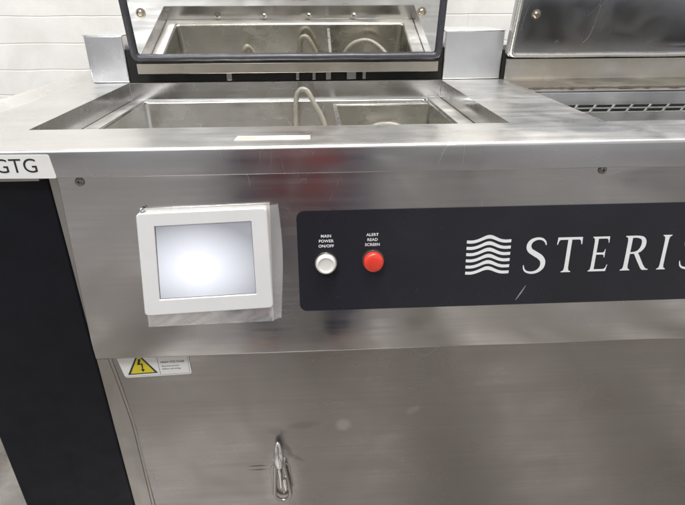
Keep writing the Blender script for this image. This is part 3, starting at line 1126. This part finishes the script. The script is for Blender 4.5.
mb.face([DM(-0.2228, 0.287, WO), DM(-0.2222, 0.287, WO), DM(-0.2212, 0.3190, WO), DM(-0.2218, 0.3190, WO)])
mb.face([DM(-0.2695, 0.3212, WO), DM(-0.1815, 0.3183, WO), DM(-0.1815, 0.3187, WO), DM(-0.2695, 0.3216, WO)])
mb.face([DM(-0.1817, 0.287, WO), DM(-0.1813, 0.287, WO), DM(-0.1811, 0.3183, WO), DM(-0.1815, 0.3183, WO)])
setparent(mb.build('ruled_line', GREYINK, None, smooth=False), WL)


def wl(s, size, u, v, bold=0.0):
    text(s, size, lambda a, b_, o: Vector((u + a, 0.0017 - o, -(v + b_ - 0.03 * a))), WO, 'lettering', GREYINK, WL, align='LEFT', bold=bold)


wl('HIGH VOLTAGE', 0.0033, -0.2190, 0.3005, 0.03)
wl('Remove power', 0.0028, -0.2180, 0.3068, 0.01)
wl('before servicing.', 0.0028, -0.2180, 0.3115, 0.01)

# latch on the door: tapered chrome lever over a U-shaped drop loop
mb = MB()
mb.lathe([(0.0, -0.0240), (0.0030, -0.0238), (0.0058, -0.019), (0.0076, -0.009), (0.0078, 0.001), (0.0064, 0.012), (0.0044, 0.021), (0.0028, 0.0255), (0, 0.0268)], (-0.0676, -0.0100, -0.4745), (0.0, 0.10, 1.0), 24)
mb.lathe([(0.0095, 0), (0.0095, 0.002), (0.006, 0.004), (0.0045, 0.010), (0, 0.0105)], (-0.0680, 0.0018, -0.4930), (0, -1, 0), 24)
LT = mb.build('door_latch', CHROME, W, angle=60)
mb = MB()
mb.prism(rrect(-0.0835, -0.0515, 0.500, 0.583, 0.0155, 8), -0.001, 0.0010, lambda u, v, o: Vector((u, 0.0016 - o, -v)))
setparent(mb.build('latch_plate', STEEL_DOOR, None, bevel=0.0008), LT)
mb = MB()
pts = [(-0.0745, -0.006, -0.500)]
for k in range(0, 13):
    a = R(180 + 180 * k / 12)
    pts.append((-0.066 + 0.0125 * math.cos(a), -0.006, -0.560 + 0.0165 * math.sin(a)))
pts.append((-0.0610, -0.006, -0.500))
mb.tube(pts, 0.0030, 12)
setparent(mb.build('drop_loop', plain('dull_loop', (0.46, 0.44, 0.42), 0.28, 1.0), None, angle=60), LT)
mb = MB()
mb.tube([(-0.0615, -0.010, -0.523), (-0.0605, -0.011, -0.535), (-0.0605, -0.010, -0.549)], [0.0022, 0.0036, 0.0020], 10)
mb.tube([(-0.0700, -0.004, -0.500), (-0.0680, -0.006, -0.520), (-0.0680, -0.005, -0.548)], [0.003, 0.0026, 0.002], 10)
setparent(mb.build('hinge_pin', CHROME, None, angle=60), LT)

# ================================================================ hoses lying in the basin


def hose(pts, r, label, n=8):
    P = cat([tuple(q) for q in pts], n)
    mb = MB()
    mb.tube(P, r, 12)
    o = mb.build('hose', HOSE, None, angle=80)
    tag(o, label, 'hose', None)
    return o


hose([(0.01, 0.20, -0.208), (-0.05, 0.30, -0.208), (-0.042, 0.392, -0.16), (-0.0345, 0.40, -0.07), (-0.0325, 0.40, -0.022), (-0.0245, 0.40, -0.004), (-0.0120, 0.398, -0.005), (-0.002, 0.394, -0.022), (0.020, 0.385, -0.068), (0.024, 0.36, -0.15), (-0.03, 0.28, -0.195), (-0.12, 0.22, -0.205)],
     0.0048, 'cream hose arching up out of the basin in front of the polished lid')
hose([(-0.26, 0.34, -0.208), (-0.20, 0.22, -0.17), (-0.172, 0.190, -0.095), (-0.160, 0.185, -0.062), (-0.148, 0.182, -0.066), (-0.120, 0.180, -0.125), (-0.10, 0.18, -0.19), (-0.04, 0.16, -0.208), (-0.034, 0.150, -0.15), (-0.031, 0.148, -0.07), (-0.020, 0.150, -0.050), (-0.004, 0.155, -0.062), (0.02, 0.17, -0.12), (0.02, 0.26, -0.19)],
     0.0058, 'cream hose looping twice low against the front of the basin')
hose([(0.21, 0.40, -0.205), (0.20, 0.30, -0.13), (0.185, 0.20, -0.085), (0.150, 0.165, -0.060), (0.115, 0.160, -0.058), (0.083, 0.165, -0.080), (0.060, 0.18, -0.14), (0.075, 0.26, -0.20), (0.13, 0.34, -0.13), (0.165, 0.40, -0.083), (0.14, 0.415, -0.072), (0.10, 0.40, -0.085), (0.07, 0.37, -0.17)],
     0.0058, 'cream hose bent in arches inside the right end of the basin')

# ================================================================ the photographer in the aisle, mirrored in the steel


def skin(name, joints, edges, mat, parent=None, sub=2):
    """joints: name -> (x, y, z, rx, ry)"""
    keys = list(joints)
    me = bpy.data.meshes.new(name)
    me.from_pydata([joints[k][:3] for k in keys], [(keys.index(a), keys.index(b_)) for a, b_ in edges], [])
    o = bpy.data.objects.new(name, me)
    col.objects.link(o)
    o.modifiers.new('skin', 'SKIN')
    for k, d in zip(keys, me.skin_vertices[0].data):
        d.radius = joints[k][3:5]
        d.use_root = (k == keys[0])
    sm = o.modifiers.new('sub', 'SUBSURF')
    sm.levels = sub
    sm.render_levels = sub
    bpy.context.view_layer.update()
    m2 = bpy.data.meshes.new_from_object(o.evaluated_get(bpy.context.evaluated_depsgraph_get()))
    bpy.data.objects.remove(o)
    bpy.data.meshes.remove(me)
    m2.materials.clear()
    m2.materials.append(mat)
    m2.shade_smooth()
    o = bpy.data.objects.new(name, m2)
    col.objects.link(o)
    if parent is not None:
        setparent(o, parent)
    return o


PX, PY = -0.045, -0.93
SKINM = plain('skin', (0.50, 0.30, 0.22), 0.5)
GREYC = plain('grey_cloth', (0.30, 0.30, 0.31), 0.8, 0, 0.3, 20, 0.003)
REDC = plain('red_cloth', (0.34, 0.075, 0.075), 0.8, 0, 0.4, 20, 0.003)
JEANS = plain('blue_denim', (0.11, 0.12, 0.17), 0.85, 0, 0.4, 40, 0.002)
SHOE = plain('black_leather', (0.02, 0.02, 0.02), 0.4)
person = thing('person', 'person in grey jacket, added red apron and blue jeans standing in the aisle taking the photo', 'person', (PX, PY, FZ))
J = {'pel': (PX, PY, 0.02, 0.13, 0.10), 'bel': (PX, PY, 0.16, 0.13, 0.10), 'che': (PX, PY, 0.36, 0.16, 0.11), 'nk0': (PX, PY + 0.01, 0.50, 0.06, 0.06), 'nk1': (PX, PY + 0.03, 0.57, 0.055, 0.055),
     'hd0': (PX, PY + 0.05, 0.63, 0.075, 0.09), 'hd1': (PX, PY + 0.05, 0.71, 0.078, 0.098), 'hd2': (PX, PY + 0.045, 0.79, 0.06, 0.075)}
E_ = [('pel', 'bel'), ('bel', 'che'), ('che', 'nk0'), ('nk0', 'nk1'), ('nk1', 'hd0'), ('hd0', 'hd1'), ('hd1', 'hd2')]
for sgn, t in ((-1, 'l'), (1, 'r')):
    J.update({'sh' + t: (PX + sgn * 0.19, PY, 0.44, 0.055, 0.055), 'el' + t: (PX + sgn * 0.25, PY + 0.06, 0.17, 0.042, 0.042), 'wr' + t: (sgn * 0.085, -0.69, 0.10, 0.026, 0.030), 'ha' + t: (sgn * 0.075, -0.645, 0.135, 0.016, 0.036),
              'hp' + t: (PX + sgn * 0.10, PY, -0.05, 0.085, 0.09), 'kn' + t: (PX + sgn * 0.12, PY + 0.03, -0.44, 0.058, 0.062), 'an' + t: (PX + sgn * 0.13, PY, -0.84, 0.038, 0.042), 'to' + t: (PX + sgn * 0.15, PY + 0.14, -0.885, 0.035, 0.028)})
    E_ += [('che', 'sh' + t), ('sh' + t, 'el' + t), ('el' + t, 'wr' + t), ('wr' + t, 'ha' + t), ('pel', 'hp' + t), ('hp' + t, 'kn' + t), ('kn' + t, 'an' + t), ('an' + t, 'to' + t)]
    for k in range(4):
        J['f%d%s' % (k, t)] = (sgn * 0.078, -0.625 + 0.004 * k, 0.165 - 0.018 * k, 0.0085, 0.0085)
        J['g%d%s' % (k, t)] = (sgn * (0.066 - 0.002 * k), -0.606 + 0.004 * k, 0.160 - 0.018 * k, 0.0075, 0.0075)
        E_ += [('ha' + t, 'f%d%s' % (k, t)), ('f%d%s' % (k, t), 'g%d%s' % (k, t))]
    J['t' + t] = (sgn * 0.058, -0.655, 0.150, 0.009, 0.009)
    E_.append(('ha' + t, 't' + t))
skin('body', J, E_, SKINM, person)
Jk = {'pel': (PX, PY, -0.02, 0.165, 0.125), 'bel': (PX, PY, 0.14, 0.165, 0.125), 'che': (PX, PY, 0.36, 0.185, 0.13), 'nk0': (PX, PY + 0.01, 0.49, 0.085, 0.08)}
Ek = [('pel', 'bel'), ('bel', 'che'), ('che', 'nk0')]
for sgn, t in ((-1, 'l'), (1, 'r')):
    Jk.update({'sh' + t: (PX + sgn * 0.20, PY, 0.435, 0.072, 0.072), 'el' + t: (PX + sgn * 0.25, PY + 0.055, 0.17, 0.058, 0.058), 'wr' + t: (sgn * 0.10, -0.715, 0.098, 0.040, 0.040)})
    Ek += [('che', 'sh' + t), ('sh' + t, 'el' + t), ('el' + t, 'wr' + t)]
skin('jacket', Jk, Ek, GREYC, person)
skin('tint_cloth', {'a': (PX, PY, -0.06, 0.19, 0.145), 'b': (PX, PY, -0.20, 0.215, 0.15), 'c': (PX, PY, -0.35, 0.225, 0.15)}, [('a', 'b'), ('b', 'c')], REDC, person)  # red cloth shaped so its reflection tints only the lip
Jt = {'pel': (PX, PY, -0.02, 0.15, 0.12)}
Et = []
for sgn, t in ((-1, 'l'), (1, 'r')):
    Jt.update({'hp' + t: (PX + sgn * 0.10, PY, -0.12, 0.115, 0.125), 'kn' + t: (PX + sgn * 0.12, PY + 0.03, -0.44, 0.10, 0.105), 'an' + t: (PX + sgn * 0.13, PY, -0.83, 0.062, 0.066)})
    Et += [('pel', 'hp' + t), ('hp' + t, 'kn' + t), ('kn' + t, 'an' + t)]
skin('trousers', Jt, Et, JEANS, person)
for sgn in (-1, 1):
    skin('shoe', {'a': (PX + sgn * 0.13, PY - 0.02, -0.868, 0.046, 0.046), 'b': (PX + sgn * 0.15, PY + 0.16, -0.885, 0.048, 0.034)}, [('a', 'b')], SHOE, person)
skin('hair', {'a': (PX, PY + 0.020, 0.70, 0.088, 0.085), 'b': (PX, PY + 0.030, 0.79, 0.078, 0.085)}, [('a', 'b')], plain('brown_hair', (0.06, 0.035, 0.02), 0.6), person)
mb = MB()
mb.lathe([(0.004, 0), (0.014, 0.02), (0.008, 0.045), (0.0, 0.05)], (PX, PY + 0.142, 0.68), (0, 0.12, 1), 12)
mb.build('nose', SKINM, person)
# phone held just behind the lens position
Rm = M.to_3x3()
mb = MB()
PH = lambda a, b_, c: Vector((0, -0.5782, 0.1462)) + Rm @ Vector((a, b_, c))
mb.prism(rrect(-0.074, 0.074, -0.060, 0.012, 0.008, 4), 0.012, 0.020, PH)
ph = mb.build('phone', plain('phone_black', (0.02, 0.02, 0.02), 0.3), None, bevel=0.001)
tag(ph, 'black phone held in both hands by the person in the aisle', 'phone')
